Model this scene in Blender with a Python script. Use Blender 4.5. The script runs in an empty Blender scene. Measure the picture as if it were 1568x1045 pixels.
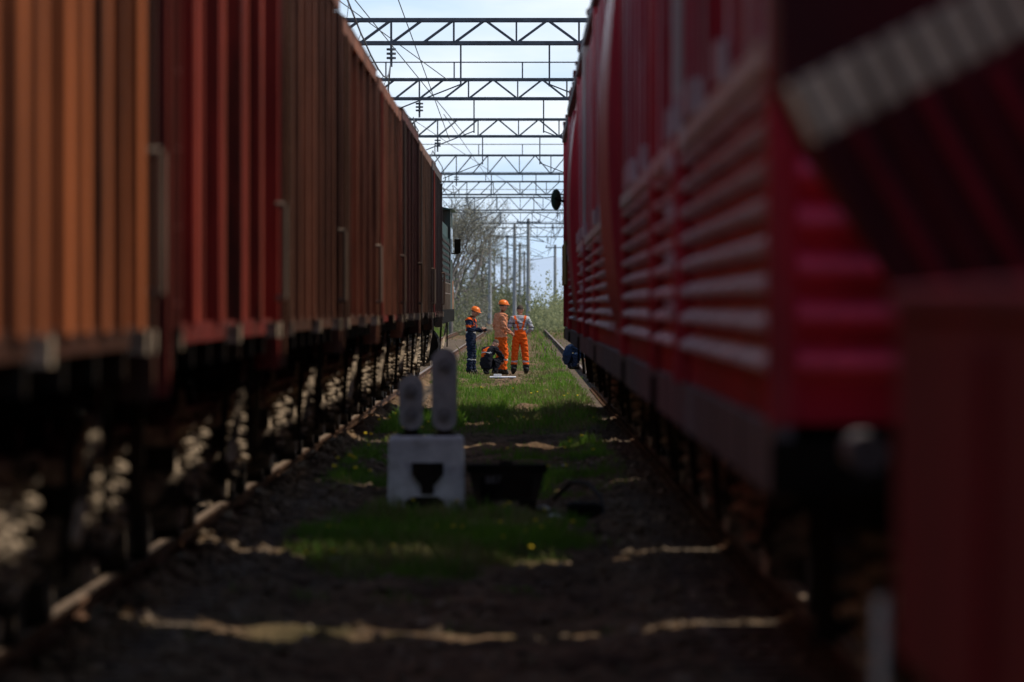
import bpy, math, random
import numpy as np
from mathutils import Vector, Matrix
random.seed(7); rng=np.random.default_rng(7)
scene=bpy.context.scene
F=10453.0; CH=1.65
def X(px,d): return (px-800)*d/F
def H(py,d): return CH-(py-470)*d/F
# ---------------------------------------------------------------- materials
def newmat(name):
    m=bpy.data.materials.new(name); m.use_nodes=True
    return m,m.node_tree.nodes,m.node_tree.links,m.node_tree.nodes['Principled BSDF']
def plain(name,c,rough=.7,metal=0,var=.25,scale=8,bump=0.15,stretch=(1,1,1),c2=None,detail=6,bscale=None,c2lo=.5,c2hi=.65,spec=.35):
    m,N,L,b=newmat(name)
    tc=N.new('ShaderNodeTexCoord'); mp=N.new('ShaderNodeMapping'); mp.inputs['Scale'].default_value=stretch
    L.new(tc.outputs['Object'],mp.inputs['Vector'])
    n=N.new('ShaderNodeTexNoise'); n.inputs['Scale'].default_value=scale; n.inputs['Detail'].default_value=detail; n.inputs['Roughness'].default_value=.65
    L.new(mp.outputs['Vector'],n.inputs['Vector'])
    cr=N.new('ShaderNodeValToRGB')
    cr.color_ramp.elements[0].position=.35; cr.color_ramp.elements[1].position=.65
    cr.color_ramp.elements[0].color=(*[v*(1-var) for v in c],1)
    cr.color_ramp.elements[1].color=(*[min(1,v*(1+var)) for v in c],1)
    L.new(n.outputs['Fac'],cr.inputs['Fac'])
    out=cr.outputs['Color']
    if c2:
        n2=N.new('ShaderNodeTexNoise'); n2.inputs['Scale'].default_value=scale*.45; n2.inputs['Detail'].default_value=9; n2.inputs['Roughness'].default_value=.7
        L.new(mp.outputs['Vector'],n2.inputs['Vector'])
        r2=N.new('ShaderNodeValToRGB'); r2.color_ramp.elements[0].position=c2lo; r2.color_ramp.elements[1].position=c2hi
        L.new(n2.outputs['Fac'],r2.inputs['Fac'])
        mx=N.new('ShaderNodeMix'); mx.data_type='RGBA'
        L.new(r2.outputs['Color'],mx.inputs['Factor']); L.new(out,mx.inputs['A']); mx.inputs['B'].default_value=(*c2,1)
        out=mx.outputs['Result']
    L.new(out,b.inputs['Base Color'])
    b.inputs['Roughness'].default_value=rough; b.inputs['Metallic'].default_value=metal
    b.inputs['Specular IOR Level'].default_value=spec
    if bump:
        bp=N.new('ShaderNodeBump'); bp.inputs['Strength'].default_value=bump; bp.inputs['Distance'].default_value=.02
        L.new(n.outputs['Fac'],bp.inputs['Height']); L.new(bp.outputs['Normal'],b.inputs['Normal'])
    return m
RUST=(.045,.022,.014)
def paint(name,c,rough=.65,c2=RUST,lo=.42,hi=.64,var=.4,spec=.18): return plain(name,c,rough,0,var,3.2,.1,(1,1,.14),c2,7,c2lo=lo,c2hi=hi,spec=spec)
M={}
M['black']=plain('underframe_black',(.009,.008,.007),.9,0,.4,6,.2,c2=(.02,.014,.010),spec=.05)
M['iron']=plain('dark_iron',(.022,.018,.015),.8,0,.4,9,.2,c2=(.05,.03,.02),spec=.1)
M['dust']=plain('dusty_cast_steel',(.46,.36,.26),.85,0,.5,9,.3,c2=(.03,.022,.017),c2lo=.44,c2hi=.58,spec=.1)  # dusty steel, brightened so its colour also carries sunlit highlights
M['wheel']=plain('wheel_steel',(.05,.038,.03),.7,.2,.3,12,.1,spec=.1)
M['railtop']=plain('rail_steel',(.26,.19,.14),.5,.3,.3,12,.1)
M['rust']=plain('rail_rust',(.12,.065,.04),.9,0,.4,14,.2,c2=(.04,.025,.018),spec=.1)
M['sleeper']=plain('sleeper_concrete',(.15,.115,.085),.9,0,.35,10,.4,c2=(.05,.038,.028),spec=.1)
M['concrete']=plain('plinth_concrete',(.78,.77,.79),.85,0,.12,9,.3,c2=(.42,.40,.38),c2lo=.55,c2hi=.75)
M['sigpaint']=plain('signal_grey_paint',(.55,.53,.51),.5,0,.14,14,.1,c2=(.28,.25,.23),c2lo=.50,c2hi=.75)
M['lens']=plain('signal_cap_grey',(.33,.31,.30),.4,0,.1,10,.05)
M['steelgrey']=plain('gantry_steel',(.10,.115,.145),.85,0,.25,5,.1,spec=.15)  # distance haze is mixed into this steel colour
M['poleconc']=plain('pole_concrete',(.34,.35,.37),.9,0,.15,2,.1)  # base colour raised to hold distance haze
M['wire']=plain('wire_dark',(.12,.13,.15),.8,0,.1,2,0)
M['white']=plain('white_plastic',(.75,.75,.78),.5,0,.15,9,.3)
M['glass']=plain('window_glass',(.02,.025,.03),.1,0,.1,2,0)
for k,c in dict(orangebrown=(.43,.125,.042),red=(.30,.042,.028),redlit=(.44,.080,.048),brown=(.23,.115,.067),brown2=(.33,.135,.075),darkred=(.17,.045,.03),darkgrey=(.06,.047,.042),brown3=(.26,.105,.06),maroon=(.12,.045,.035),teal=(.02,.075,.07),orangep=(.6,.2,.03),yellow=(.42,.30,.05),green=(.02,.10,.06),greypost=(.17,.13,.10)).items():  # redlit is red with the sunlit rib highlight in its colour
    M[k]=paint('paint_'+k,c)
M['dark_recess']=paint('paint_recess_brown',(.055,.021,.012),lo=.5)  # recess tones are darkened to hold the shade between ribs
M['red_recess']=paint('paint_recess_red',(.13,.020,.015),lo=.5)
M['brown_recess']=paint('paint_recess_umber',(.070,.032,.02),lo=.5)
M['crimson']=paint('paint_crimson',(.46,.012,.040),.5,(.18,.012,.02),.48,.72)
M['crimson_l']=paint('paint_crimson_light',(.70,.07,.13),.5,(.40,.02,.05),.5,.75)
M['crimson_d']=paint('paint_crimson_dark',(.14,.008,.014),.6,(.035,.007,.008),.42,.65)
M['pink']=paint('paint_faded_pink',(.80,.62,.60),.6,(.45,.10,.12),.50,.62)
M['redsmooth']=paint('paint_red_smooth',(.52,.024,.045),.42,(.28,.02,.03),.5,.8,spec=.3)
M['sillgrey']=paint('paint_sill_grey',(.22,.20,.205),.7,(.08,.06,.06))
M['whiteband']=paint('paint_weathered_white',(.80,.68,.60),.6,(.50,.36,.30),.5,.7)
M['boompaint']=paint('paint_boom_cream',(.74,.50,.36),.6,(.46,.29,.2),.5,.7)
M['panelred']=paint('paint_panel_red',(.26,.012,.024),.65,(.13,.010,.015),.45,.7)
# clothes
def cloth(n,c): return plain('cloth_'+n,c,.9,0,.25,25,.4,spec=.1)
M['c_orange']=cloth('orange',(.72,.11,.015)); M['c_tan']=cloth('faded_orange',(.60,.24,.13)); M['c_navy']=cloth('navy',(.015,.022,.045))
M['c_dark']=cloth('dark',(.015,.015,.02)); M['c_white']=cloth('light_grey',(.40,.40,.42)); M['c_stripe']=cloth('stripe_dark',(.10,.11,.14))
M['c_blue']=cloth('blue',(.015,.03,.07)); M['c_refl']=cloth('reflective',(.5,.5,.5))
M['skin']=plain('skin',(.42,.21,.14),.55,0,.1,20,.05); M['hair']=plain('hair',(.05,.035,.025),.8,0,.2,60,.3)
M['boot']=plain('boot_black',(.012,.011,.01),.5,0,.2,20,.1); M['helmet']=plain('helmet_orange',(.80,.17,.015),.3,0,.05,5,0)
M['helmetblue']=plain('helmet_blue',(.03,.08,.2),.4,0,.05,5,0); M['eye']=plain('eye_dark',(.02,.015,.01),.3,0,0,5,0)
M['lip']=plain('lip',(.30,.10,.08),.5,0,0,5,0)
# ---------------------------------------------------------------- mesh builder
def empty(name,loc=(0,0,0)):
    e=bpy.data.objects.new(name,None); scene.collection.objects.link(e); e.location=loc; return e
class MB:
    def __init__(s): s.v=[];s.f=[];s.m=[];s.mats=[];s.sm=[]
    def mi(s,k):
        if k not in s.mats: s.mats.append(k)
        return s.mats.index(k)
    def add(s,vs,fs,k,smooth=False):
        o=len(s.v); s.v+= [tuple(v) for v in vs]; i=s.mi(k)
        for f in fs: s.f.append(tuple(a+o for a in f)); s.m.append(i); s.sm.append(smooth)
    def box(s,x0,x1,y0,y1,z0,z1,k,tap=None):
        v=[(x0,y0,z0),(x1,y0,z0),(x1,y1,z0),(x0,y1,z0),(x0,y0,z1),(x1,y0,z1),(x1,y1,z1),(x0,y1,z1)]
        s.add(v,[(0,3,2,1),(4,5,6,7),(0,1,5,4),(1,2,6,5),(2,3,7,6),(3,0,4,7)],k)
    def prism(s,poly,ax,a,b,k,smooth=False):
        n=len(poly)
        def P(p,t):
            if ax=='z': return (p[0],p[1],t)
            if ax=='y': return (p[0],t,p[1])
            return (t,p[0],p[1])
        v=[P(p,a) for p in poly]+[P(p,b) for p in poly]
        s.add(v,[(i,(i+1)%n,n+(i+1)%n,n+i) for i in range(n)],k,smooth)
        s.add(v,[tuple(range(n))[::-1],tuple(range(n,2*n))],k)
    def cyl(s,p0,p1,r0,r1=None,seg=10,k='black',caps=True,smooth=True):
        if r1 is None:r1=r0
        p0=Vector(p0);p1=Vector(p1);d=(p1-p0)
        if d.length<1e-6:return
        d.normalize(); u=d.orthogonal().normalized(); w=d.cross(u)
        v=[]
        for p,r in((p0,r0),(p1,r1)):
            for i in range(seg):
                a=2*math.pi*i/seg; v.append(p+(u*math.cos(a)+w*math.sin(a))*r)
        s.add(v,[(i,(i+1)%seg,seg+(i+1)%seg,seg+i) for i in range(seg)],k,smooth)
        if caps: s.add(v,[tuple(range(seg))[::-1],tuple(range(seg,2*seg))],k)
    def beam(s,p0,p1,w,h,k):
        p0=Vector(p0);p1=Vector(p1);d=(p1-p0).normalized()
        up=Vector((0,0,1)) if abs(d.z)<.95 else Vector((0,1,0))
        u=d.cross(up).normalized(); t=u.cross(d)
        v=[p+u*a*w/2+t*b*h/2 for p in(p0,p1) for a,b in((-1,-1),(1,-1),(1,1),(-1,1))]
        s.add(v,[(0,1,2,3),(7,6,5,4),(0,4,5,1),(1,5,6,2),(2,6,7,3),(3,7,4,0)],k)
    def tube(s,pts,r,seg,k):
        for a,b in zip(pts[:-1],pts[1:]): s.cyl(a,b,r,r,seg,k,caps=False)
    def helix(s,c,R,r,z0,z1,turns,k):
        n=int(turns*10)
        s.tube([(c[0]+R*math.cos(2*math.pi*i/10),c[1]+R*math.sin(2*math.pi*i/10),z0+(z1-z0)*i/n) for i in range(n+1)],r,5,k)
    def ell(s,c,r,k,zmin=-1,nu=14,nv=9,mat=None,smooth=True):
        v=[];f=[]
        t0=math.asin(max(-1,zmin))
        for j in range(nv+1):
            t=t0+(math.pi/2-t0)*j/nv
            for i in range(nu):
                a=2*math.pi*i/nu
                p=Vector((r[0]*math.cos(t)*math.cos(a),r[1]*math.cos(t)*math.sin(a),r[2]*math.sin(t)))+Vector(c)
                v.append(mat@p if mat else p)
        for j in range(nv):
            for i in range(nu):
                f.append((j*nu+i,j*nu+(i+1)%nu,(j+1)*nu+(i+1)%nu,(j+1)*nu+i))
        s.add(v,f,k,smooth)
    def obj(s,name,parent=None,bevel=0,mesh=None):
        me=bpy.data.meshes.new(name)
        me.from_pydata(s.v,[],s.f); 
        for k in s.mats: me.materials.append(M[k])
        me.polygons.foreach_set('material_index',s.m); me.polygons.foreach_set('use_smooth',s.sm)
        me.update()
        o=bpy.data.objects.new(name,me); scene.collection.objects.link(o)
        if parent:o.parent=parent
        if bevel:
            b=o.modifiers.new('bevel','BEVEL'); b.width=bevel; b.segments=2; b.limit_method='ANGLE'
        return o
def inst(o,name,parent,loc):
    n=bpy.data.objects.new(name,o.data); scene.collection.objects.link(n); n.parent=parent; n.location=loc; return n
# ---------------------------------------------------------------- noise, ground
_G=rng.random((512,512))
def vn(x,y):
    xi=np.floor(x).astype(int); yi=np.floor(y).astype(int); fx=x-xi; fy=y-yi
    fx=fx*fx*(3-2*fx); fy=fy*fy*(3-2*fy)
    a=_G[xi%512,yi%512];b=_G[(xi+1)%512,yi%512];c=_G[xi%512,(yi+1)%512];d=_G[(xi+1)%512,(yi+1)%512]
    return (a*(1-fx)+b*fx)*(1-fy)+(c*(1-fx)+d*fx)*fy
def fbm(x,y,o=4):
    t=0;a=1;s=0
    for i in range(o): t=t+a*vn(x*2**i+17*i,y*2**i+5*i); s+=a; a*=.55
    return t/s
TL=-3.02; TR=2.22   # track centres
RT=.2
def height(x,y):
    near=np.clip((260-y)/80,0,1)
    h=(fbm(x*1.3,y*.9,3)-.5)*.15+(fbm(x*6,y*6,3)-.5)*.13
    h=h*near
    inw=np.exp(-((y-165)/7.)**2)
    h=h*(1-.85*inw)-.012
    for t in(TL,TR):
        w=np.clip((1.75-np.abs(x-t))/.35,0,1); w=w*w*(3-2*w)*near
        h=h*(1-w)+w*(.055+(fbm(x*7,y*7,2)-.5)*.06)
    # spilled ballast and soil heaped against the inner left rail
    g=np.exp(-((x+2.05)/.12)**2)*near*np.clip(fbm(x*2+8,y*1.8,3)-.45,0,1)*.38
    return h+g
def ss(a,b,t):
    t=np.clip((t-a)/(b-a),0,1); return t*t*(3-2*t)
def gd(x,y):
    n=fbm(x*1.6+3,y*.55+9,4)
    g=np.zeros_like(x)
    e1=1-(((x+.62)/1.05)**2+((y-48.5)/7.5)**2); g=np.maximum(g,ss(-.1,.35,e1+(n-.5)*1.5))
    e2=ss(58,64,y)*(1-ss(100,108,y))*ss(-1.95,-1.7,x)*(1-ss(-1.25,-.9,x)); g=np.maximum(g,e2*ss(.42,.55,n))
    e3=ss(86,94,y)*(1-ss(132,142,y))*ss(-1.5,-1.2,x)*(1-ss(1.0,1.4,x)); g=np.maximum(g,e3*ss(.36,.5,n))
    e4=ss(136,150,y)*(1-.97*np.exp(-((x+.35)/.55)**2)*(1-ss(172,182,y))); g=np.maximum(g,e4*ss(.36,.5,n))
    e4b=ss(175,190,y)*(1-.75*np.exp(-((x-.25)/.45)**2)); g=np.where(y>182,e4b*ss(.25,.45,n),g)
    e5=ss(58,62,y)*(1-ss(80,84,y))*ss(-.6,-.2,x)*(1-ss(.8,1.1,x)); g=np.maximum(g,e5*ss(.5,.62,n))
    e6=ss(30,33,y)*(1-ss(40,50,y)); g=np.maximum(g,e6*ss(.64,.72,n)*.3)
    tk=1-.9*np.clip((1.2-np.abs(x-TL))/.2,0,1)-.9*np.clip((1.2-np.abs(x-TR))/.2,0,1)*(1-.3*ss(180,260,y))
    return np.clip(g*tk,0,1)
xs=np.concatenate([-np.geomspace(6500,6.5,26),np.arange(-6,6.01,.055),np.geomspace(6.5,6500,26)])
ys=np.concatenate([[-300,-80,-20,0,8,15,20,24],np.arange(27,70,.1),np.arange(70,200,.2),np.arange(200,400,1.2),np.geomspace(405,12000,60)])
gx,gy=np.meshgrid(xs,ys); nx=len(xs);ny=len(ys)
gz=height(gx,gy)
co=np.stack([gx,gy,gz],-1).reshape(-1,3)
idx=np.arange(nx*ny).reshape(ny,nx)
q=np.stack([idx[:-1,:-1],idx[:-1,1:],idx[1:,1:],idx[1:,:-1]],-1).reshape(-1,4)
def npmesh(name,co,faces,n,matk,smooth=False,matidx=None,mats=None):
    me=bpy.data.meshes.new(name); me.vertices.add(len(co)); me.vertices.foreach_set('co',co.astype(np.float32).ravel())
    me.loops.add(faces.size); me.loops.foreach_set('vertex_index',faces.astype(np.int32).ravel())
    me.polygons.add(len(faces)); me.polygons.foreach_set('loop_start',np.arange(0,faces.size,n,dtype=np.int32))
    for k in (mats or [matk]): me.materials.append(M[k] if isinstance(k,str) else k)
    if matidx is not None: me.polygons.foreach_set('material_index',matidx.astype(np.int32))
    me.polygons.foreach_set('use_smooth',np.full(len(faces),smooth))
    me.update(calc_edges=True)
    return me
m,N,L,b=newmat('soil_and_gravel'); M['ground']=m
tc=N.new('ShaderNodeTexCoord')
def noise(sc,det=6,ro=.65):
    n=N.new('ShaderNodeTexNoise'); n.inputs['Scale'].default_value=sc; n.inputs['Detail'].default_value=det; n.inputs['Roughness'].default_value=ro; L.new(tc.outputs['Object'],n.inputs['Vector']); return n
n1=noise(1.3); n2=noise(22,8,.75)
cr=N.new('ShaderNodeValToRGB'); cr.color_ramp.elements[0].position=.38; cr.color_ramp.elements[1].position=.62
cr.color_ramp.elements[0].color=(.065,.043,.028,1); cr.color_ramp.elements[1].color=(.23,.16,.105,1)
L.new(n1.outputs['Fac'],cr.inputs['Fac'])
cr2=N.new('ShaderNodeValToRGB'); cr2.color_ramp.elements[0].position=.3; cr2.color_ramp.elements[1].position=.72
cr2.color_ramp.elements[0].color=(.25,.23,.2,1); cr2.color_ramp.elements[1].color=(1.8,1.7,1.55,1)
L.new(n2.outputs['Fac'],cr2.inputs['Fac'])
mu=N.new('ShaderNodeMix'); mu.data_type='RGBA'; mu.blend_type='MULTIPLY'; mu.inputs['Factor'].default_value=1
L.new(cr.outputs['Color'],mu.inputs['A']); L.new(cr2.outputs['Color'],mu.inputs['B'])
at=N.new('ShaderNodeAttribute'); at.attribute_name='grass'
gcol=N.new('ShaderNodeValToRGB'); gcol.color_ramp.elements[0].position=.3; gcol.color_ramp.elements[1].position=.7
gcol.color_ramp.elements[0].color=(.035,.055,.012,1); gcol.color_ramp.elements[1].color=(.10,.12,.035,1)
n3=noise(.6); L.new(n3.outputs['Fac'],gcol.inputs['Fac'])
mg=N.new('ShaderNodeMix'); mg.data_type='RGBA'; L.new(at.outputs['Fac'],mg.inputs['Factor']); L.new(mu.outputs['Result'],mg.inputs['A']); L.new(gcol.outputs['Color'],mg.inputs['B'])
L.new(mg.outputs['Result'],b.inputs['Base Color']); b.inputs['Roughness'].default_value=.95; b.inputs['Specular IOR Level'].default_value=.1
bp=N.new('ShaderNodeBump'); bp.inputs['Strength'].default_value=.8; bp.inputs['Distance'].default_value=.03; L.new(n2.outputs['Fac'],bp.inputs['Height']); L.new(bp.outputs['Normal'],b.inputs['Normal'])
me=npmesh('ground',co,q,4,'ground',True)
a=me.attributes.new('grass','FLOAT','POINT'); a.data.foreach_set('value',(gd(gx,gy)*.85).astype(np.float32).ravel())
go=bpy.data.objects.new('ground',me); scene.collection.objects.link(go)
# ---------------------------------------------------------------- grass blades
def leafmat(name,c1,c2,trans=.3,sc=1.5):
    m,N,L,b=newmat(name)
    tc=N.new('ShaderNodeTexCoord'); n=N.new('ShaderNodeTexNoise'); n.inputs['Scale'].default_value=sc; n.inputs['Detail'].default_value=5
    L.new(tc.outputs['Object'],n.inputs['Vector'])
    cr=N.new('ShaderNodeValToRGB'); cr.color_ramp.elements[0].position=.35; cr.color_ramp.elements[1].position=.65
    cr.color_ramp.elements[0].color=(*c1,1); cr.color_ramp.elements[1].color=(*c2,1); L.new(n.outputs['Fac'],cr.inputs['Fac'])
    L.new(cr.outputs['Color'],b.inputs['Base Color']); b.inputs['Roughness'].default_value=.6; b.inputs['Specular IOR Level'].default_value=.2
    t=N.new('ShaderNodeBsdfTranslucent'); L.new(cr.outputs['Color'],t.inputs['Color'])
    mx=N.new('ShaderNodeMixShader'); mx.inputs[0].default_value=trans
    L.new(b.outputs[0],mx.inputs[1]); L.new(t.outputs[0],mx.inputs[2]); L.new(mx.outputs[0],N['Material Output'].inputs['Surface'])
    return m
M['grass']=leafmat('grass_blade',(.07,.17,.012),(.17,.31,.03),.4)
M['grassdry']=leafmat('grass_dry',(.16,.15,.05),(.28,.25,.11),.3)
def blades(x,y,h,w):
    n=len(x); z=height(x,y)-.01
    a=rng.random(n)*2*np.pi; ux=np.cos(a);uy=np.sin(a)
    la=rng.random(n)*2*np.pi; ln=h*(.15+.5*rng.random(n)); lx=np.cos(la)*ln; ly=np.sin(la)*ln
    V=np.zeros((n,5,3))
    def st(i,t,side,bend,hh):
        V[:,i,0]=x+ux*w*side*.5*t+lx*bend; V[:,i,1]=y+uy*w*side*.5*t+ly*bend; V[:,i,2]=z+h*hh
    st(0,1,-1,0,0);st(1,1,1,0,0);st(2,.8,1,.3,.6);st(3,.8,-1,.3,.6);st(4,0,0,1,.95)
    b0=(np.arange(n)*5)[:,None]
    t=np.concatenate([b0+np.array([[0,1,2]]),b0+np.array([[0,2,3]]),b0+np.array([[3,2,4]])],0)
    return V.reshape(-1,3),t,n
def scatter(n,x0,x1,y0,y1,hh,w):
    x=rng.uniform(x0,x1,n); y=rng.uniform(y0,y1,n); g=gd(x,y); k=rng.random(n)<g; x=x[k];y=y[k];g=g[k]
    h=(hh[0]+(hh[1]-hh[0])*rng.random(len(x)))*(.4+.6*g)*(.25+1.5*fbm(x*3,y*2,2)); return x,y,h,np.full(len(x),w)
parts=[scatter(60000,-1.9,.7,38,60,(.04,.15),.007),scatter(30000,-2,1.2,56,84,(.04,.16),.009),
       scatter(80000,-2.2,1.5,84,150,(.04,.19),.012),scatter(40000,-3.5,2.5,150,230,(.04,.14),.02),
       scatter(30000,-14,14,200,650,(.12,.4),.05),scatter(5000,-2,.8,30,42,(.03,.08),.006)]
gx_,gy_,gh_,gw_=[np.concatenate([p[i] for p in parts]) for i in range(4)]
V,T,n=blades(gx_,gy_,gh_,gw_)
dry=(fbm(gx_*.8+40,gy_*.3,3)+.35*rng.random(n)+.12*(gy_>150)>.78).astype(int); 
me=npmesh('grass',V,T,3,None,False,np.tile(dry,3),['grass','grassdry'])
bpy.data.objects.new('grass',me); scene.collection.objects.link(bpy.data.objects['grass'])
# dandelions
M['dand']=plain('dandelion_yellow',(.80,.58,.02),.6,0,.05,5,0); M['stem']=plain('stem_green',(.08,.2,.03),.6,0,.05,5,0)
mb=MB()
def dan(n,x0,x1,y0,y1,r):
    x=rng.uniform(x0,x1,n);y=rng.uniform(y0,y1,n);k=rng.random(n)<gd(x,y)+.03
    for a,c in zip(x[k],y[k]):
        z=float(height(np.array([a]),np.array([c]))[0]); h=random.uniform(.06,.13)
        mb.cyl((a,c,z),(a,c,z+h),.004,.004,4,'stem',False); mb.ell((a,c,z+h),(r,r,r*.6),'dand',-1,7,4)
dan(40,-1.7,.2,42,58,.017);dan(110,-1.9,-.9,62,100,.024);dan(45,-1.5,1.2,84,140,.02);dan(40,-.4,.8,46,84,.018)
mb.obj('dandelions')
# stones
def stones(n,x0,x1,y0,y1,r0,r1):
    x=rng.uniform(x0,x1,n);y=rng.uniform(y0,y1,n);k=rng.random(n)>gd(x,y); return x[k],y[k],(r0+(r1-r0)*rng.random(n)**3)[k]
ps=[stones(6000,-1.9,1.2,28,75,.008,.05),stones(12000,-4,-1.4,28,110,.015,.045),stones(1600,-2.2,-1.85,28,80,.03,.075),stones(10000,.7,3.4,28,100,.015,.045),stones(3000,-1.6,1.1,75,180,.015,.04)]
sx,sy,sr=[np.concatenate([p[i] for p in ps]) for i in range(3)]
oc=np.array([[1,0,0],[0,1,0],[-1,0,0],[0,-1,0],[0,0,1],[0,0,-1.]]); of=np.array([[0,1,4],[1,2,4],[2,3,4],[3,0,4],[1,0,5],[2,1,5],[3,2,5],[0,3,5]])
n=len(sx); V=oc[None]*sr[:,None,None]*rng.uniform(.6,1.3,(n,6,1)); V[:,:,2]*=.7; V+=rng.normal(0,.2,(n,6,3))*sr[:,None,None]
V[:,:,0]+=sx[:,None];V[:,:,1]+=sy[:,None];V[:,:,2]+=height(sx,sy)[:,None]+sr[:,None]*.25
T=((np.arange(n)*6)[:,None,None]+of[None]).reshape(-1,3)
M['stone']=plain('ballast_stone',(.15,.11,.075),.9,0,.5,5,.3,c2=(.26,.20,.15),c2lo=.52,c2hi=.6,spec=.1)
me=npmesh('ballast_gravel',V.reshape(-1,3),T,3,'stone'); bpy.data.objects.new('ballast_gravel',me); scene.collection.objects.link(bpy.data.objects['ballast_gravel'])
# ---------------------------------------------------------------- tracks
for t in(TL,TR):
    e=empty('railway_track')
    mb=MB()
    for s in(-1,1):
        c=t+s*.795; 
        mb.prism([(c-.065,.07),(c+.065,.07),(c+.065,.085),(c+.012,.1),(c+.012,.165),(c+.036,.17),(c+.036,RT-.004),(c-.036,RT-.004),(c-.036,.17),(c-.012,.165),(c-.012,.1),(c-.065,.085)],'y',2,900,'rust')
        mb.box(c-.032,c+.032,2,900,RT-.003,RT,'railtop')
    mb.obj('rails',e)
    mb=MB(); y=20
    while y<330:
        a=random.uniform(-.03,.03); yy=y+random.uniform(-.03,.03)
        mb.box(t-1.36+a,t+1.36+a,yy-.13,yy+.13,-.1,.074+random.uniform(-.004,0),'sleeper')
        if y<130:
            for s in(-1,1):
                for q_ in(-.1,.1): 
                    mb.cyl((t+s*.795+q_,yy,.05),(t+s*.795+q_,yy,.13),.022,.02,6,'rust')
                mb.box(t+s*.795-.16,t+s*.795+.16,yy-.07,yy+.07,.069,.095,'rust')
        y+=.58
    mb.obj('sleepers',e,.012)
# ---------------------------------------------------------------- bogie
def make_bogie(side):
    mb=MB(); ax=.475
    for yy in(-.925,.925):
        mb.cyl((-1.1,yy,ax),(1.1,yy,ax),.075,.075,12,'wheel')
        for s in(-1,1):
            mb.cyl((s*.74,yy,ax),(s*.87,yy,ax),.475,.475,28,'wheel'); mb.cyl((s*.715,yy,ax),(s*.74,yy,ax),.505,.505,28,'wheel')
            mb.cyl((s*.87,yy,ax),(s*.93,yy,ax),.16,.12,16,'iron')
            mb.cyl((s*.95,yy,ax),(s*1.14,yy,ax),.15,.14,16,'dust'); mb.cyl((s*1.14,yy,ax),(s*1.175,yy,ax),.09,.08,12,'dust')
            mb.box(s*1.04-.09,s*1.04+.09,yy-.17,yy+.17,ax+.08,ax+.22,'iron')
    for s in(-1,1):
        x0=s*1.04-.07;x1=s*1.04+.07
        P=[(-1.15,ax+.22),(-1.15,ax+.32),(-.62,ax+.42),(.62,ax+.42),(1.15,ax+.32),(1.15,ax+.22),(.75,ax+.16),(.42,ax+.28),(-.42,ax+.28),(-.75,ax+.16)]
        mb.prism(P,'x',x0,x1,'dust')
        P=[(-.78,ax+.14),(-.70,ax+.20),(-.36,ax-.14),(.36,ax-.14),(.70,ax+.20),(.78,ax+.14),(.46,ax-.25),(-.46,ax-.25)]
        mb.prism(P,'x',x0,x1,'dust')
        for yy in(-.4,.4): mb.box(x0+.01,x1-.01,yy-.05,yy+.05,ax-.13,ax+.29,'iron')
        for yy in(-.25,0,.25): mb.helix((s*1.10,yy),.09,.024,ax-.13,ax+.17,4,'dust')
        for yy in(-.72,.72): mb.helix((s*1.15,yy),.075,.022,ax-.02,ax+.42,5,'dust')
        mb.box(s*1.06-.12,s*1.06+.12,-.36,.36,ax+.17,ax+.27,'iron')
        mb.beam((s*1.15,-.8,ax+.5),(s*1.15,.2,ax+.0),.03,.05,'dust')
    mb.box(-1.1,1.1,-.22,.22,ax+.1,ax+.36,'iron')
    mb.cyl((0,0,ax+.3),(0,0,ax+.55),.25,.25,14,'iron')
    for yy in(-1.43,-.42,.42,1.43):
        for s in(-1,1): mb.box(s*.8-.05,s*.8+.05,yy-.03,yy+.03,ax-.15,ax+.2,'iron')
        mb.beam((-.8,yy,ax),(.8,yy,ax),.05,.05,'iron')
    return mb
bog=None
def place_bogie(parent,tx,y):
    global bog
    if bog is None:
        bog=make_bogie(0).obj('bogie',parent); bog.location=(tx,y,RT); return
    inst(bog,'bogie',parent,(tx,y,RT))
def coupler(mb,tx,y,s):
    mb.box(tx-.12,tx+.12,min(y,y+s*.55),max(y,y+s*.55),.95,1.2,'iron')
    mb.ell((tx,y+s*.5,1.07),(.2,.18,.16),'iron')
    mb.tube([(tx+.35,y,1.15),(tx+.35,y+s*.2,.9),(tx+.33,y+s*.4,.78),(tx+.3,y+s*.55,.85)],.03,6,'black')
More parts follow.
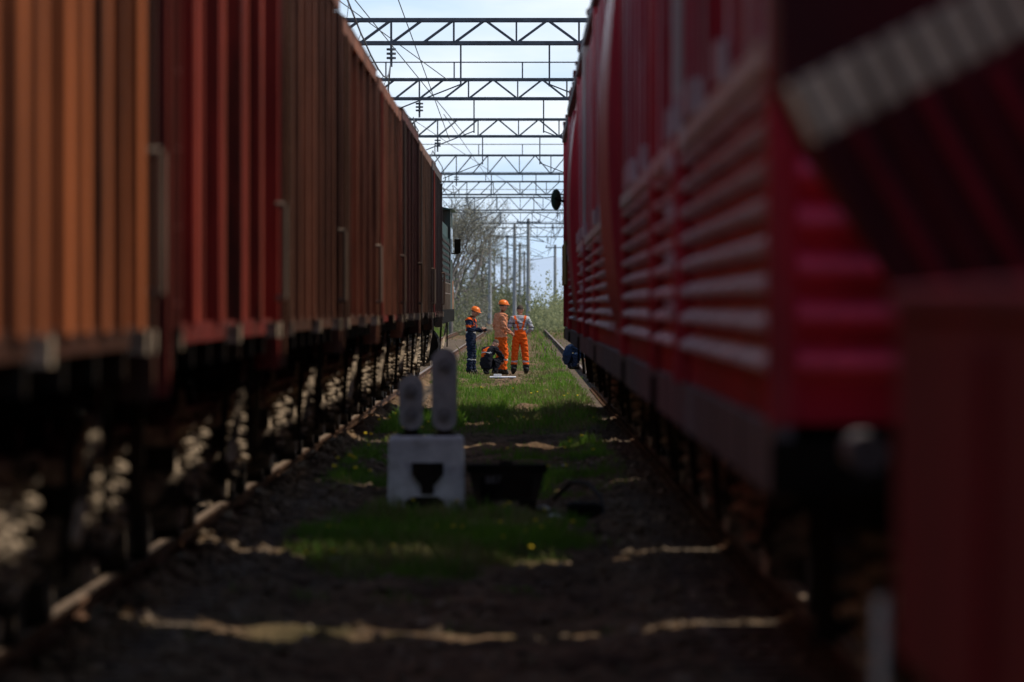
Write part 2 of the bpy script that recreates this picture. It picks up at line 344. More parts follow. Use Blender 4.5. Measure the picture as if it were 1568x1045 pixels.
def underframe(mb,tx,x0,x1,y0,y1,zt,edge):
    mb.box(tx-.3,tx+.3,y0+.1,y1-.1,.95,zt-.01,'black')
    mb.box(x0+.14,x1-.14,y0+.05,y1-.05,zt-.09,zt-.01,'black')
    mb.box(x0+.75,x1-.75,y0+.05,y1-.05,zt-.3,zt-.085,'black')
    y=y0+.8
    while y<y1-.5:
        mb.prism([(x0+.2,zt-.085),(x0+.8,zt-.3),(x1-.8,zt-.3),(x1-.2,zt-.085)],'y',y-.05,y+.05,'black'); y+=1.3
    ym=(y0+y1)/2
    mb.cyl((tx+edge*.75,ym-.5,.85),(tx+edge*.75,ym+.4,.85),.19,.19,14,'iron')
    mb.cyl((tx+edge*.9,ym+.9,.92),(tx+edge*.9,ym+1.5,.92),.15,.15,12,'iron')
    mb.box(tx+edge*.6-.15,tx+edge*.6+.15,ym-1.9,ym-1.3,.7,1.1,'iron')
    for yy in(y0+1.9,y1-1.9): 
        mb.beam((tx+edge*1.3,yy+1.3,zt-.08),(tx+edge*1.25,yy+1.5,.6),.04,.04,'iron')
    mb.tube([(tx+edge*.95,y0+.3,zt-.28),(tx+edge*.95,y1-.3,zt-.28)],.02,6,'black')
    for s,y in((-1,y0),(1,y1)): coupler(mb,tx,y,s)
    if edge>0:
        y=y1-.6; xx=tx+edge*1.42
        mb.beam((xx,y+.3,zt-.05),(xx-.1,y-.3,.75),.035,.045,'dust')
        mb.beam((xx,y,zt-.05),(xx,y,.8),.03,.03,'black')
    else:
        y=y0+.3; xx=tx+edge*1.42
        for a in(0,.3): mb.beam((xx,y+a,zt-.05),(xx,y+a,.75),.025,.025,'black')
        mb.box(xx-.02,xx+.02,y,y+.3,.75,.77,'black')
# ---------------------------------------------------------------- left freight cars
def left_car(y0,y1,col,kind,zt=4.08,rec=None,post=None):
    e=empty('freight_wagon'); mb=MB(); x1=-1.45;x0=-4.57; rec=rec or col; post=post or col; zb=1.56
    xw=x1-.12
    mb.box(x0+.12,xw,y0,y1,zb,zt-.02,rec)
    for s,xo,xi in((1,x1,xw),(-1,x0,x0+.12)):
        xi2=xi-s*.01
        def rib(ya,yb,d,k,z0=zb,z1=zt-.12,tp=.3):
            w=yb-ya; xo2=xi+(xo-xi)*d
            mb.prism([(xi2,ya),(xo2,ya+w*tp*.5),(xo2,yb-w*tp*.5),(xi2,yb)],'z',z0,z1,k)
        L=y1-y0
        if kind=='hopper':
            y=y0+.35
            while y<y1-.8: w=random.uniform(.20,.42); rib(y,y+w,random.uniform(.8,1),col,tp=.08); y+=random.uniform(.96,1.12)
        elif kind=='corr':
            y=y0+.3
            while y<y1-.45: w=random.uniform(.18,.32); rib(y,y+w,.28+.2*random.random(),col if random.random()<.75 else post,tp=.12); y+=random.uniform(.56,.7)
            for i in range(1,5):
                yy=y0+L*i/5; rib(yy-.07,yy+.07,.98,post,tp=.1)
        elif kind=='gondola':
            y=y0+.3
            while y<y1-.45: rib(y,y+.3,.35+.15*random.random(),col if random.random()<.8 else rec,tp=.2); y+=.7
            for i in range(1,8):
                yy=y0+L*i/8; rib(yy-.1,yy+.1,1.0,post,tp=.15)
        elif kind=='plank':
            for i in range(1,10):
                yy=y0+L*i/10; rib(yy-.06,yy+.06,.9,post,tp=.1)
            for yy in(y0+L*.4,y0+L*.6): rib(yy-.1,yy+.1,1,post,tp=.1)
            z=zb+.25
            while z<zt-.2: mb.box(min(xi2,xi+s*.02),max(xi2,xi+s*.02),y0+.2,y1-.2,z-.015,z+.015,rec); z+=.28
        a,b_=(xi2,xo) if s>0 else (xo,xi2)
        mb.box(a,b_,y0+.001,y1-.001,zt-.12,zt+.001,post)
        mb.box(a,b_-.03,y0+.14,y1-.14,zb-.07,zb+.02,rec)
        for yy in(y0,y1-.14): mb.box(a-.0,b_+.008,yy-.002,yy+.142,zb-.28,zt-.13,post)
        i=y0+1.2
        while i<y1-.5: mb.box(a,b_-.034,i-.05,i+.05,zb-.18,zb-.07,'iron'); i+=1.7
        if s>0:
            for yy in (y1-1.1,y1-.55,y0+.5,(y0+y1)/2): mb.box(a,b_+.035,yy,yy+.18,zb-.09,zb+.0,'dust')  # pale blocks placed as painted highlights along the sill
    for yy,s in((y0,-1),(y1,1)):
        z=zb+.3
        while z<zt-.3:
            mb.prism([(yy-s*.01,z),(yy+s*.07,z+.05),(yy+s*.07,z+.13),(yy-s*.01,z+.18)],'x',x0+.3,x1-.3,rec); z+=.42
    for yy in(y0+.2,):
        for z in np.arange(zb+.1,zt-.2,.32): mb.cyl((x1+.02,yy,z),(x1+.02,yy+.35,z),.012,.012,6,rec)
        for q_ in(yy,yy+.35): mb.cyl((x1+.02,q_,zb),(x1+.02,q_,zt-.15),.014,.014,6,rec)
    mb.tube([(x1,y1-.35,1.7),(x1+.05,y1-.35,1.7),(x1+.05,y1-.35,2.25),(x1,y1-.35,2.25)],.018,6,'greypost')
    if kind in('hopper','corr','plank'):
        n=12
        P=[(x1+.01-(x1+.01-x0)*i/n, zt+.005+.28*math.sin(math.pi*i/n)) for i in range(n+1)]
        mb.prism(P,'y',y0-.05,y1+.05,rec,True)
    mb.obj('body',e)
    mu=MB(); underframe(mu,TL,x0,x1,y0,y1,zb-.07,1); mu.obj('underframe',e)
    for yy in(y0+2.3,y1-2.3): place_bogie(e,TL,yy)
    return e
gaps=[27.3,41,54.7,68.4,82,95.8,109.5,123.4]
g2=.5
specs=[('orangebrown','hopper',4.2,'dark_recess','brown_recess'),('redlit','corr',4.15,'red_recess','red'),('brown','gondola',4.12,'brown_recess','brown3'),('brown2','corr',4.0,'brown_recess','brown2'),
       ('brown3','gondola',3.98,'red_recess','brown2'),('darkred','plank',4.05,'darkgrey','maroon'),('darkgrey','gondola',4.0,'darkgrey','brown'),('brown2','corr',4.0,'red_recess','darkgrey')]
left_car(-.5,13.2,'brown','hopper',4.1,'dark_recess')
for i,(c,k,zt,rc,po) in enumerate(specs):
    y1=gaps[i]-g2; y0=(gaps[i-1] if i else 13.6)+g2
    left_car(y0,y1,c,k,zt,rc,po)
# teal locomotive
e=empty('diesel_locomotive'); mb=MB(); x1=-1.45;x0=-4.57
mb.box(x0,x1,124.2,145.5,1.35,1.6,'black')
mb.box(x0+.25,x1-.05,124.6,137,1.6,3.25,'teal'); mb.box(x0+.05,x1+.0,137,141.5,1.6,3.6,'teal'); mb.box(x0+.3,x1-.03,141.5,146.3,1.5,2.2,'orangep')
for yy in np.arange(125,136.5,.8):
    mb.box(x1-.055,x1-.02,yy,yy+.55,1.8,3.0,'teal')
    for z in np.arange(1.9,2.95,.12): mb.box(x1-.03,x1-.005,yy+.05,yy+.5,z,z+.05,'darkgrey')
mb.box(x1-.01,x1+.008,137.5,139,2.6,3.25,'glass'); mb.box(x1-.01,x1+.008,139.6,141,2.6,3.25,'glass')
mb.box(x0+.6,x1-.5,141.49,141.52,2.6,3.3,'glass'); mb.box(x0+.5,x1-.45,136.98,137.01,2.8,3.4,'glass')
P=[(x1+.08-(x1+.08-x0)*i/10,3.6+.22*math.sin(math.pi*i/10)) for i in range(11)]; mb.prism(P,'y',136.8,141.7,'teal',True)
mb.tube([(x1,141.2,2.75),(x1+.12,141.3,2.75)],.015,6,'black'); mb.box(x1+.04,x1+.17,141.25,141.29,2.75,3.05,'black')
for z in(1.9,2.1): mb.cyl((x1,124.4,z),(x1,136.8,z),.018,.018,6,'greypost')
for yy in np.arange(124.4,137,2): mb.cyl((x1,yy,1.6),(x1,yy,2.1),.018,.018,6,'greypost')
mb.obj('body',e); mu=MB(); underframe(mu,TL,x0,x1,124.2,145.5,1.4,1); mu.cyl((TL+1.0,133,.9),(TL+1.0,136.5,.9),.38,.38,16,'black'); mu.obj('underframe',e)
for yy in(128,141.5): place_bogie(e,TL,yy)
# ---------------------------------------------------------------- right cars
XR=.65; XR1=3.79
def right_car(y0,y1,kind,zt=4.5,grey_posts=(),slz=(1.50,2.24),name='refrigerator_wagon'):
    e=empty(name); mb=MB(); xw=XR+.05
    mb.box(xw,XR1-.05,y0,y1,1.34,zt,'crimson')
    n=12; P=[(xw-.02+(XR1-.1-xw+.1)*i/n, zt+.005+.45*math.sin(math.pi*i/n)**.8) for i in range(n+1)]
    mb.prism(P,'y',y0-.03,y1+.03,'crimson_d',True)
    for side in(0,1):
        def bx(d0,d1,a,b_,z0,z1,k):
            if side==0: mb.box(xw-d1,xw-d0,a,b_,z0,z1,k)
            else: mb.box(XR1-.05+d0,XR1-.05+d1,a,b_,z0,z1,k)
        bx(-.01,.035,y0,y1,1.14,1.335,'sillgrey')
        bx(-.01,.012,y0+.02,y1-.02,1.336,1.47,'crimson')
        if kind in('slat','mix'):
            ya=y0+.18 if kind=='slat' else y0+6.5
            z=slz[0]
            while z<slz[1]+.01:
                dd=.060
                A=lambda d:(xw-d if side==0 else XR1-.05+d)
                P=[(A(-.005),z-.030),(A(dd),z-.020),(A(dd),z+.004),(A(-.005),z+.040)]
                mb.prism(P,'y',ya,y1-.18,'pink'); z+=.107
            bx(-.01,.07,ya,y1-.18,slz[1]+.04,slz[1]+.12,'whiteband')
            yy=ya+.3
            while yy<y1-.3:
                bx(-.01,.05,yy-.03,yy+.03,slz[1]+.12,zt-.25,'pink' if int(yy*7)%4==0 else 'crimson'); yy+=.42
            z=slz[1]+.24
            while z<zt-.3:
                bx(-.01,.038,ya,y1-.18,z-.016,z+.016,'crimson' ); z+=.107
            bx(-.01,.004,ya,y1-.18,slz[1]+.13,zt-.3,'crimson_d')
            for _ in range(7):
                yy=random.uniform(ya,y1-1); zz=slz[1]+.12; bx(.0,.09,yy,yy+.25,zz,zz+.13,'pink')
        if kind=='mix':
            P=[]
            for i in range(13):
                t=i/12; P.append((xw+.005-.14*math.sin(math.pi*t)**.6 if side==0 else XR1-.055+.14*math.sin(math.pi*t)**.6,1.5+2.7*t))
            mb.prism(P,'y',y0+.3,y0+6.3,'redsmooth',True)
        if kind=='smooth':
            yy=y0+.3
            while yy<y1-1: 
                bx(-.01,.04,yy,yy+.1,1.5,zt-.2,'crimson'); 
                for z in np.arange(1.6,zt-.3,.22): bx(-.01,.02,yy+.12,yy+1.3,z,z+.05,'redsmooth')
                yy+=1.45
        for a in(y0-.003,y1-.147): bx(-.012,.056,a,a+.15,1.337,zt-.003,'redsmooth')
        bx(-.01,.075,y0,y1,zt-.12,zt-.0,'sillgrey')
        yy=y0+.5
        while yy<y1-.5: bx(.0,random.uniform(.05,.1),yy,yy+random.uniform(.1,.4),zt-.0,zt+random.uniform(.02,.09),'crimson_d'); yy+=random.uniform(.6,2.2)  # blocks added along the roof edge to break up its shadow
        for gy in grey_posts: 
            bx(-.012,.085,gy-.09,gy+.09,2.5,zt-.13,'whiteband'); bx(-.012,.08,gy-.12,gy+.12,1.34,2.5,'redsmooth')
            for z in(1.6,1.8,2.0,2.2): bx(0,.11,gy-.05,gy+.05,z,z+.07,'pink')
    for yy,s in((y0,-1),(y1,1)):
        z=1.50
        while z<zt-.3:
            mb.prism([(yy-s*.01,z-.045),(yy+s*.085,z-.012),(yy+s*.085,z+.012),(yy-s*.01,z+.05)],'x',XR+.07,XR1-.07,'crimson_l'); z+=.125
        mb.box(XR+.0,XR1-.02,min(yy+s*.002,yy+s*.05),max(yy+s*.002,yy+s*.05),1.15,1.3,'black')
        for xx in(TR-.95,TR+.95):
            mb.cyl((xx,yy,1.2),(xx,yy+s*.35,1.2),.09,.09,12,'iron'); mb.cyl((xx,yy+s*.35,1.2),(xx,yy+s*.4,1.2),.2,.2,16,'iron')
    mb.obj('body',e,.006)
    mu=MB(); underframe(mu,TR,XR,XR1,y0,y1,1.16,-1)
    mu.obj('underframe',e)
    for yy in(y0+2.6,y1-2.6): place_bogie(e,TR,yy)
    return e
right_car(17.9,33.9,'slat',4.5,(28.0,))
right_car(34.65,44.2,'slat',4.52,())
right_car(44.9,61.9,'mix',4.48)
right_car(62.3,79.8,'slat',4.45,(70,))
right_car(80.9,95.3,'mix',4.42)
eE=right_car(97.0,107.5,'smooth',4.35,(),name='refrigerator_wagon')
mb=MB()
mb.box(XR-.03,XR+.06,97.3,107.0,1.98,2.60,'yellow')
mb.cyl((XR,107,3.30),(XR-.14,107.1,3.35),.02,.02,6,'black'); mb.ell((XR-.12,107.15,3.33),(.085,.07,.17),'green'); mb.obj('side_marker_lamp',eE)  # yellow side panel, and a rounded green mirror on its bracket
# ---------------------------------------------------------------- near flat wagon with crane
e=empty('crane_wagon'); mb=MB()
mb.box(XR,XR+.05,2.5,11.9,1.04,1.64,'panelred'); mb.box(XR1-.05,XR1,2.5,11.9,1.04,1.64,'panelred')
mb.box(XR-.015,XR+.065,2.5,11.9,1.64,1.68,'panelred'); mb.box(XR+.05,XR1-.05,11.85,11.9,1.04,1.6,'panelred')
for yy in(3.5,5.5,7.5,9.5): mb.box(XR-.02,XR+.02,yy-.05,yy+.05,.98,1.6,'panelred')
mb.box(XR+.05,XR1-.05,2.5,11.85,1.04,1.12,'black'); mb.box(XR+.35,XR1-.35,2.5,16.9,.7,1.03,'black')
mb.box(XR+.3,XR1-.3,11.9,16.6,1.03,1.25,'black')
mb.obj('deck_and_sides',e,.01)
mb=MB()
D=15.9
def pt(px,py,d): return (X(px,d),H(py,d))
P=[pt(1185,-350,D),pt(1195,120,D),pt(1250,230,D),pt(1400,450,D),pt(1420,560,D),(3.4,H(560,D)),(3.4,3.9)]
mb.prism(P,'y',D,16.6,'crimson_d')
for i in range(12):
    a0=pt(1215+i*62,150-i*8,D); a1=pt(1400+i*62,480-i*8,D)
    mb.beam((a0[0],D-.01,a0[1]),(a1[0],D-.01,a1[1]),.06,.035,'panelred' if i%2 else 'crimson_d')
mb.box(X(1400,D),3.3,12.4,D,1.25,1.62,'black')
mb.box(1.25,3.2,12.6,15.6,1.62,3.2,'crimson_d')
mb.box(1.6,2.8,12.57,12.6,2.3,2.9,'glass')
mb.obj('engine_housing',e,.01)
mb=MB(); D=13.6
p0=Vector((X(1222,D),D,H(178,D))); p1=Vector((X(1900,D),D,H(-165,D))); dd=(p1-p0); Lb=dd.length; dd.normalize()
mb.beam(p0,p1,.16,.125,'boompaint')
nrm=Vector((0,0,1))-dd*dd.z; nrm.normalize()
t=.03
while t<Lb:
    c=p0+dd*t
    mb.beam(c-nrm*.066+Vector((0,-.083,0)),c+nrm*.066+Vector((0,-.083,0)),.016,.024,'greypost'); t+=.06
mb.beam(p1,(2.2,D+.4,1.6),.12,.12,'crimson_d')
mb.obj('striped_boom',e,.006)
mu=MB(); 
mu.tube([(X(1350,13.5),13.5,H(915,13.5)),(X(1349,13.5),13.5,.9),(X(1342,13.5),13.5,.6),(X(1335,13.5),13.5,.3)],.014,8,'whiteband')
mu.cyl((X(1318,16.9),16.5,H(690,16.9)),(X(1318,16.9),16.95,H(690,16.9)),.05,.05,12,'sillgrey')
mu.obj('brake_lever',e)
for yy in(5.0,10.5): place_bogie(e,TR,yy)
# ---------------------------------------------------------------- dwarf signal
D=54.0; k=D/F
e=empty('dwarf_railway_signal'); mb=MB()
xl=X(593,D);xr=X(712,D);xc=(xl+xr)/2;zt=H(668,D)
vs=[];
for z,w,dp in((-.05,0.0,.0),(zt-.03,-.012,-.01),(zt,-.03,-.03)):
    for sx_,sy_ in((-1,-1),(1,-1),(1,1),(-1,1)): vs.append((xc+sx_*((xr-xl)/2+w),D+.22+sy_*(.22+dp),z))
mb.add(vs,[(3,2,1,0),(8,9,10,11)]+[(j*4+i,j*4+(i+1)%4,(j+1)*4+(i+1)%4,(j+1)*4+i) for j in(0,1) for i in range(4)],'concrete')
o=mb.obj('concrete_plinth',e,.012)
mb=MB(); y0=D-.035
def q(px,py): return (X(px,D),H(py,D))
mb.prism([q(630,709),q(679,709),q(679,727),q(664,744),q(664,757),q(645,757),q(645,744),q(632,727)],'y',y0,D+.02,'iron')
mb.prism([q(620,768),q(632,761),q(670,761),q(680,768),q(676,792),q(624,792)],'y',y0-.02,D+.02,'black')  # dark block stands in for the shaded arch recess at the base
mb.obj('iron_bracket',e,.006)
def head(px0,px1,py0,py1,bumps):
    mb=MB(); a,z1=X(px0,D),H(py0,D); b_,z0=X(px1,D),H(py1,D); c=(a+b_)/2; r=(b_-a)/2
    P=[(c+r*math.cos(t),z1-r+r*math.sin(t)) for t in np.linspace(0,math.pi,12)]+[(c+r*.95*math.cos(t),z0+r*.8+r*.8*math.sin(t)) for t in np.linspace(math.pi,2*math.pi,12)]
    mb.prism(P,'y',D+.12,D+.28,'sigpaint')
    o=mb.obj('signal_head',e,.02)
    m2=MB()
    for zf in bumps:
        z=z0+(z1-z0)*zf
        m2.cyl((c,D+.09,z),(c,D+.13,z),r*.50,r*.56,20,'lens'); m2.cyl((c,D+.07,z),(c,D+.095,z),r*.2,r*.28,14,'lens')
        m2.cyl((c,D+.28,z),(c,D+.40,z),r*.7,r*.75,18,'black',caps=True)
    m2.cyl((c,D+.2,zt-.01),(c,D+.2,z0+.02),.05,.06,12,'iron'); m2.box(c-.09,c+.09,D+.1,D+.3,zt-.004,zt+.015,'iron')
    m2.obj('lens_caps_and_stem',e)
head(610,648,575,659,(.3,.72)); head(660,700,534,660,(.2,.8))
# relay box
e=empty('track_relay_box'); mb=MB(); D=53.9
mb.prism([q(714,712),q(838,712),q(838,724),q(714,724)],'y',D-.03,D+.38,'black')
mb.prism([q(718,724),q(834,724),q(822,768),q(728,768)],'y',D,D+.35,'iron')
for px in(738,806): mb.prism([q(px-12,768),q(px+16,768),q(px+12,795),q(px-5,795)],'y',D+.05,D+.3,'black')
mb.cyl((X(775,D),D+.1,H(712,D)),(X(775,D),D+.1,H(706,D)),.06,.05,12,'iron'); mb.cyl((X(822,D),D-.02,H(745,D)),(X(822,D),D-.06,H(745,D)),.03,.03,10,'iron')
mb.box(X(735,D),X(815,D),D-.012,D+.01,H(762,D),H(730,D),'black')
mb.obj('box_body',e,.01)
fc=bpy.data.curves.new('number','FONT'); fc.body='887'; fc.size=.085; fc.extrude=.002; fo=bpy.data.objects.new('number_plate',fc); scene.collection.objects.link(fo)
fo.location=(X(743,D),D-.035,H(742,D)+.01); fo.rotation_euler=(math.radians(90),0,0); fo.parent=e; fc.materials.append(M['sillgrey'])
mb=MB()
mb.tube([(X(850,56),57,.05),(X(875,56),56.4,.2),(X(900,55),55.4,.22),(X(920,54),54.4,.14),(X(926,53),53.2,.0)],.02,8,'iron'); mb.obj('cable')
mb=MB(); mb.box(X(868,54),X(922,54),53.5,54.1,-.05,.09,'black'); mb.box(X(872,54),X(916,54),53.6,54.0,.09,.11,'iron'); mb.obj('cable_trough',None,.01)
def crumple(name,x,y,r,mk='white'):
    mb=MB(); mb.ell((0,0,0),(r,r*.8,r*.45),mk,-1,9,6,smooth=False)
    mb.v=[(x+a*random.uniform(.5,1.2),y+b*random.uniform(.5,1.2),float(height(np.array([x]),np.array([y]))[0])+r*.25+c*random.uniform(.4,1.3)) for a,b,c in mb.v]
    mb.obj(name)
crumple('plastic_bag',X(552,46),45.5,.085); crumple('plastic_bag',X(520,44),43.4,.05); crumple('plastic_bag',X(866,70),71,.07)
crumple('rubble',X(848,54),53.6,.09,'concrete'); crumple('rubble',X(832,54),54.2,.06,'concrete'); crumple('rubble',X(780,54),50.2,.05,'stone'); crumple('plastic_bag',X(905,78),78,.04)
for i in range(14): crumple('rubble',random.uniform(-1.5,.9),random.uniform(32,80),random.uniform(.03,.08),'stone')
# ---------------------------------------------------------------- gantries, wires, poles
def gantry(y,zb,dep,rail):
    e=empty('overhead_gantry'); mb=MB(); x0,x1=-16,15; w=.55; t=.075
    for yy in(y,y+w):
        for z in(zb,zb+dep): mb.beam((x0,yy,z),(x1,yy,z),t,t*1.1,'steelgrey')
        n=int((x1-x0)/.72)
        for i in range(n):
            a=x0+(x1-x0)*i/n;c=x0+(x1-x0)*(i+1)/n
            if i%2==0: mb.beam((a,yy,zb),(c,yy,zb+dep),.04,.04,'steelgrey')
            else: mb.beam((a,yy,zb+dep),(c,yy,zb),.04,.04,'steelgrey') if (i//4)%2 else mb.beam((a,yy,zb),(c,yy,zb+dep),.04,.04,'steelgrey')
            if i%2==0: mb.beam((a,yy,zb),(a,yy,zb+dep),.04,.04,'steelgrey')
    n=20
    for i in range(n):
        a=x0+(x1-x0)*i/n;c=x0+(x1-x0)*(i+1)/n
        for z in(zb,zb+dep): mb.beam((a,y,z),(c,y+w,z),.03,.03,'steelgrey')
    if rail:
        mb.beam((x0,y,zb+dep+.5),(x1,y,zb+dep+.5),.035,.035,'steelgrey')
        for a in np.arange(x0,x1,2.0): mb.beam((a,y,zb+dep),(a,y,zb+dep+.5),.04,.04,'steelgrey')
    mb.obj('truss',e)
    mb=MB()
    for xx in(x0+.3,x1-.3): mb.cyl((xx,y+w/2,-.3),(xx,y+w/2,zb+dep),.22,.15,14,'poleconc')
    mb.obj('posts',e)
    mb=MB()
    for t_ in(TL,TR):
        mb.cyl((t_,y+.2,zb),(t_,y+.2,zb-.55),.03,.03,6,'wire')
        for z in(zb-.12,zb-.22,zb-.32): mb.cyl((t_,y+.2,z),(t_,y+.2,z-.05),.11,.11,10,'steelgrey')
        s=1 if t_<0 else -1
        mb.beam((t_+s*1.6,y+.2,zb),(t_+s*1.6,y+.2,zb-1.0),.04,.04,'steelgrey'); mb.beam((t_+s*1.6,y+.2,zb-.95),(t_+s*.2,y+.2,zb-1.5),.03,.03,'steelgrey')
    mb.obj('insulators',e)
Zs=[(157,7.72,.53,0),(200,7.75,.56,1),(243,7.72,.6,0),(312,7.72,.85,1),(371,7.75,.7,1),(431,7.75,.8,1),(500,7.75,.8,0),(600,7.8,.8,1)]
for a in Zs: gantry(*a)
mb=MB(); gy=[110]+[a[0] for a in Zs]
for t_ in(TL,TR,-8.2,7.4):
    for a,b_ in zip(gy[:-1],gy[1:]):
        pr=None; n=8
        for i in range(n+1):
            t=i/n; y=a+(b_-a)*t; s=7.2-1.0*4*t*(1-t)*.9
            p=(t_+.2*math.sin(y),y,s)
            if pr: mb.cyl(pr,p,.016,.016,5,'wire',False)
            if 0<i<n: mb.cyl(p,(t_,y,6.15),.008,.008,4,'wire',False)
            pr=p
        mb.cyl((t_,a,6.15),(t_,b_,6.15),.014,.014,5,'wire',False)
for p in[((-9,150,12),(-2.2,200,8.3)),((-4.5,157,9.5),(-2.0,243,7.7)),((-3.4,157,10.2),(-2.6,243,7.6)),((-6,200,9),(1.5,500,9)),((-2.8,243,8.5),(-1,600,10))]:
    mb.cyl(p[0],p[1],.014,.014,5,'wire',False)
mb.obj('catenary_wires')
def pole(px,top,D,arms=1,r=.16):
    e=empty('catenary_pole'); mb=MB(); x=X(px,D); h=H(top,D)
    mb.cyl((x,D,-.3),(x,D,h),r*1.25,r*.85,12,'poleconc')
    s=1 if px<800 else -1
    mb.beam((x,D-.2,h-1.2),(x+s*2.6,D-.2,h-1.6),.06,.06,'steelgrey'); mb.beam((x,D-.2,h-.2),(x+s*2.6,D-.2,h-1.55),.04,.04,'steelgrey')
    if arms: mb.beam((x-1,D-.2,h-.3),(x+1,D-.2,h-.3),.1,.1,'steelgrey')
    for a in(-.9,.9): 
        if arms: mb.cyl((x+a,D-.2,h-.3),(x+a,D-.2,h-.05),.06,.04,8,'steelgrey')
    mb.obj('post_and_arms',e)
for a in[(809,335,575),(788,343,600),(750,356,640),(850,375,700),(796,372,760),(777,360,820),(768,392,900),(803,385,950),(757,380,980)]: pole(*a,arms=random.random()<.7)
# ---------------------------------------------------------------- vegetation
M['bark']=plain('bark',(.17,.15,.14),.9,0,.3,6,.3)
M['lf_grey']=leafmat('budding_twigs',(.15,.15,.13),(.27,.27,.21),.3,.8)  # twig and foliage colours are paled to carry distance haze
M['lf_olive']=leafmat('foliage_olive',(.12,.14,.08),(.22,.23,.13),.3,.5)
M['lf_lime']=leafmat('foliage_spring',(.21,.24,.12),(.35,.37,.20),.4,.4)
def branchtree(x,y,h,leafn,lk,name):
    mb=MB(); ends=[]
    def rec(p,d,l,r,lv):
        q_=p+d*l; mb.cyl(p,q_,r,r*.65,6 if lv<3 else 4,'bark',False)
        if lv>=2: ends.append((p,q_))
        if lv>=6: return
        for i in range(random.choice((2,3)) if lv else 4):
            nd=(d+Vector((random.gauss(0,.42),random.gauss(0,.42),random.gauss(.1,.25)))).normalized()
            rec(q_ if i else p+d*l*.8,nd,l*random.uniform(.66,.86),r*.6,lv+1)
    rec(Vector((x,y,-.2)),Vector((.03,0,1)),h*.24,h*.016,0)
    for i in range(leafn):
        a,b_=random.choice(ends); c=a.lerp(b_,random.random())+Vector((random.gauss(0,.22),random.gauss(0,.22),random.gauss(0,.22)))
        u=Vector((random.gauss(0,1),random.gauss(0,1),random.gauss(0,1))).normalized(); w=u.orthogonal().normalized(); s=random.uniform(.03,.075)
        mb.add([c-u*s,c+w*s*.6,c+u*s,c-w*s*.6],[(0,1,2,3)],lk)
    mb.obj(name)
branchtree(X(700,480),480,10.5,6000,'lf_grey','bare_tree')
branchtree(X(712,560),560,12.5,6000,'lf_grey','bare_tree')
branchtree(X(738,700),700,11.0,4500,'lf_olive','bare_tree')
branchtree(X(690,400),400,9.5,4500,'lf_grey','bare_tree')
def clumps(name,items,mats):
    Vs=[];mi=[]
    for (cx,cy,cz,rx,ry,rz,n,s,k) in items:
        d=rng.normal(0,1,(n,3)); d/=np.linalg.norm(d,axis=1)[:,None]; rad=rng.random(n)**.45
        lump=.7+.5*np.sin(d[:,0]*5+cx)*np.sin(d[:,2]*6+cy)
        c=np.stack([cx+d[:,0]*rad*rx*lump,cy+d[:,1]*rad*ry,cz+np.abs(d[:,2])*rad*rz*lump],-1)
        u=rng.normal(0,1,(n,3));u/=np.linalg.norm(u,axis=1)[:,None]; w=np.cross(u,rng.normal(0,1,(n,3))); w/=np.linalg.norm(w,axis=1)[:,None]
        s_=s*(.5+rng.random(n))[:,None]
        Vs.append(np.stack([c-u*s_,c+w*s_*.6,c+u*s_,c-w*s_*.6],1).reshape(-1,3)); mi.append(np.full(n,k))
    V=np.concatenate(Vs); me=npmesh(name,V,np.arange(len(V)).reshape(-1,4),4,None,False,np.concatenate(mi),mats)
    o=bpy.data.objects.new(name,me); scene.collection.objects.link(o)
it=[]
for i in range(150):
    d=rng.uniform(720,1300); x=rng.uniform(-90,90)*d/1000
    px=800+x*F/d
    base=3.2+1.2*math.sin(px*.03)
    if px<745: base=6.5+2*rng.random()
    if px<600 or px>1000: base=6
    it.append((x,d,-.3,rng.uniform(2,4.5),3,base*rng.uniform(.7,1.25),420,.22,1 if px<770 else (1 if rng.random()<.5 else 2)))
for i in range(95):
    d=rng.uniform(700,900); px=rng.uniform(700,802); it.append((X(px,d),d,-.3,rng.uniform(1,2.2),2,rng.uniform(3,11) if px<758 else rng.uniform(2.5,6.5),420,.14,0 if px<740 else 1))
for i in range(34):
    d=rng.uniform(420,640); px=rng.uniform(816,885); it.append((X(px,d),d,-.2,rng.uniform(.6,1.2),1.5,rng.uniform(1.8,4.8),500,.08,2))
for i in range(34):
    d=rng.uniform(380,640); px=rng.uniform(690,738); it.append((X(px,d),d,-.2,rng.uniform(.6,1.3),1.5,rng.uniform(1.8,6.5),450,.07,0 if i%2 else 1))
clumps('distant_trees',it,['lf_grey','lf_olive','lf_lime'])
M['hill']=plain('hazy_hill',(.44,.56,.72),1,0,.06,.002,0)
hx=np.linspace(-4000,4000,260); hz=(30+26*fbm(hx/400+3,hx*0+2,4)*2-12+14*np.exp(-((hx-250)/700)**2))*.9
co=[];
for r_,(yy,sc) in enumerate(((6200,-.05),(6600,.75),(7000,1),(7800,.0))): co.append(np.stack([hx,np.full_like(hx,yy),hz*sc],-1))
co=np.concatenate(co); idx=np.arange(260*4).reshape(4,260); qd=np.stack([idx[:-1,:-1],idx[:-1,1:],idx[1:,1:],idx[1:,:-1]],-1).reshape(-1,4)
me=npmesh('hills',co,qd,4,'hill',True); bpy.data.objects.new('hills',me); scene.collection.objects.link(bpy.data.objects['hills'])
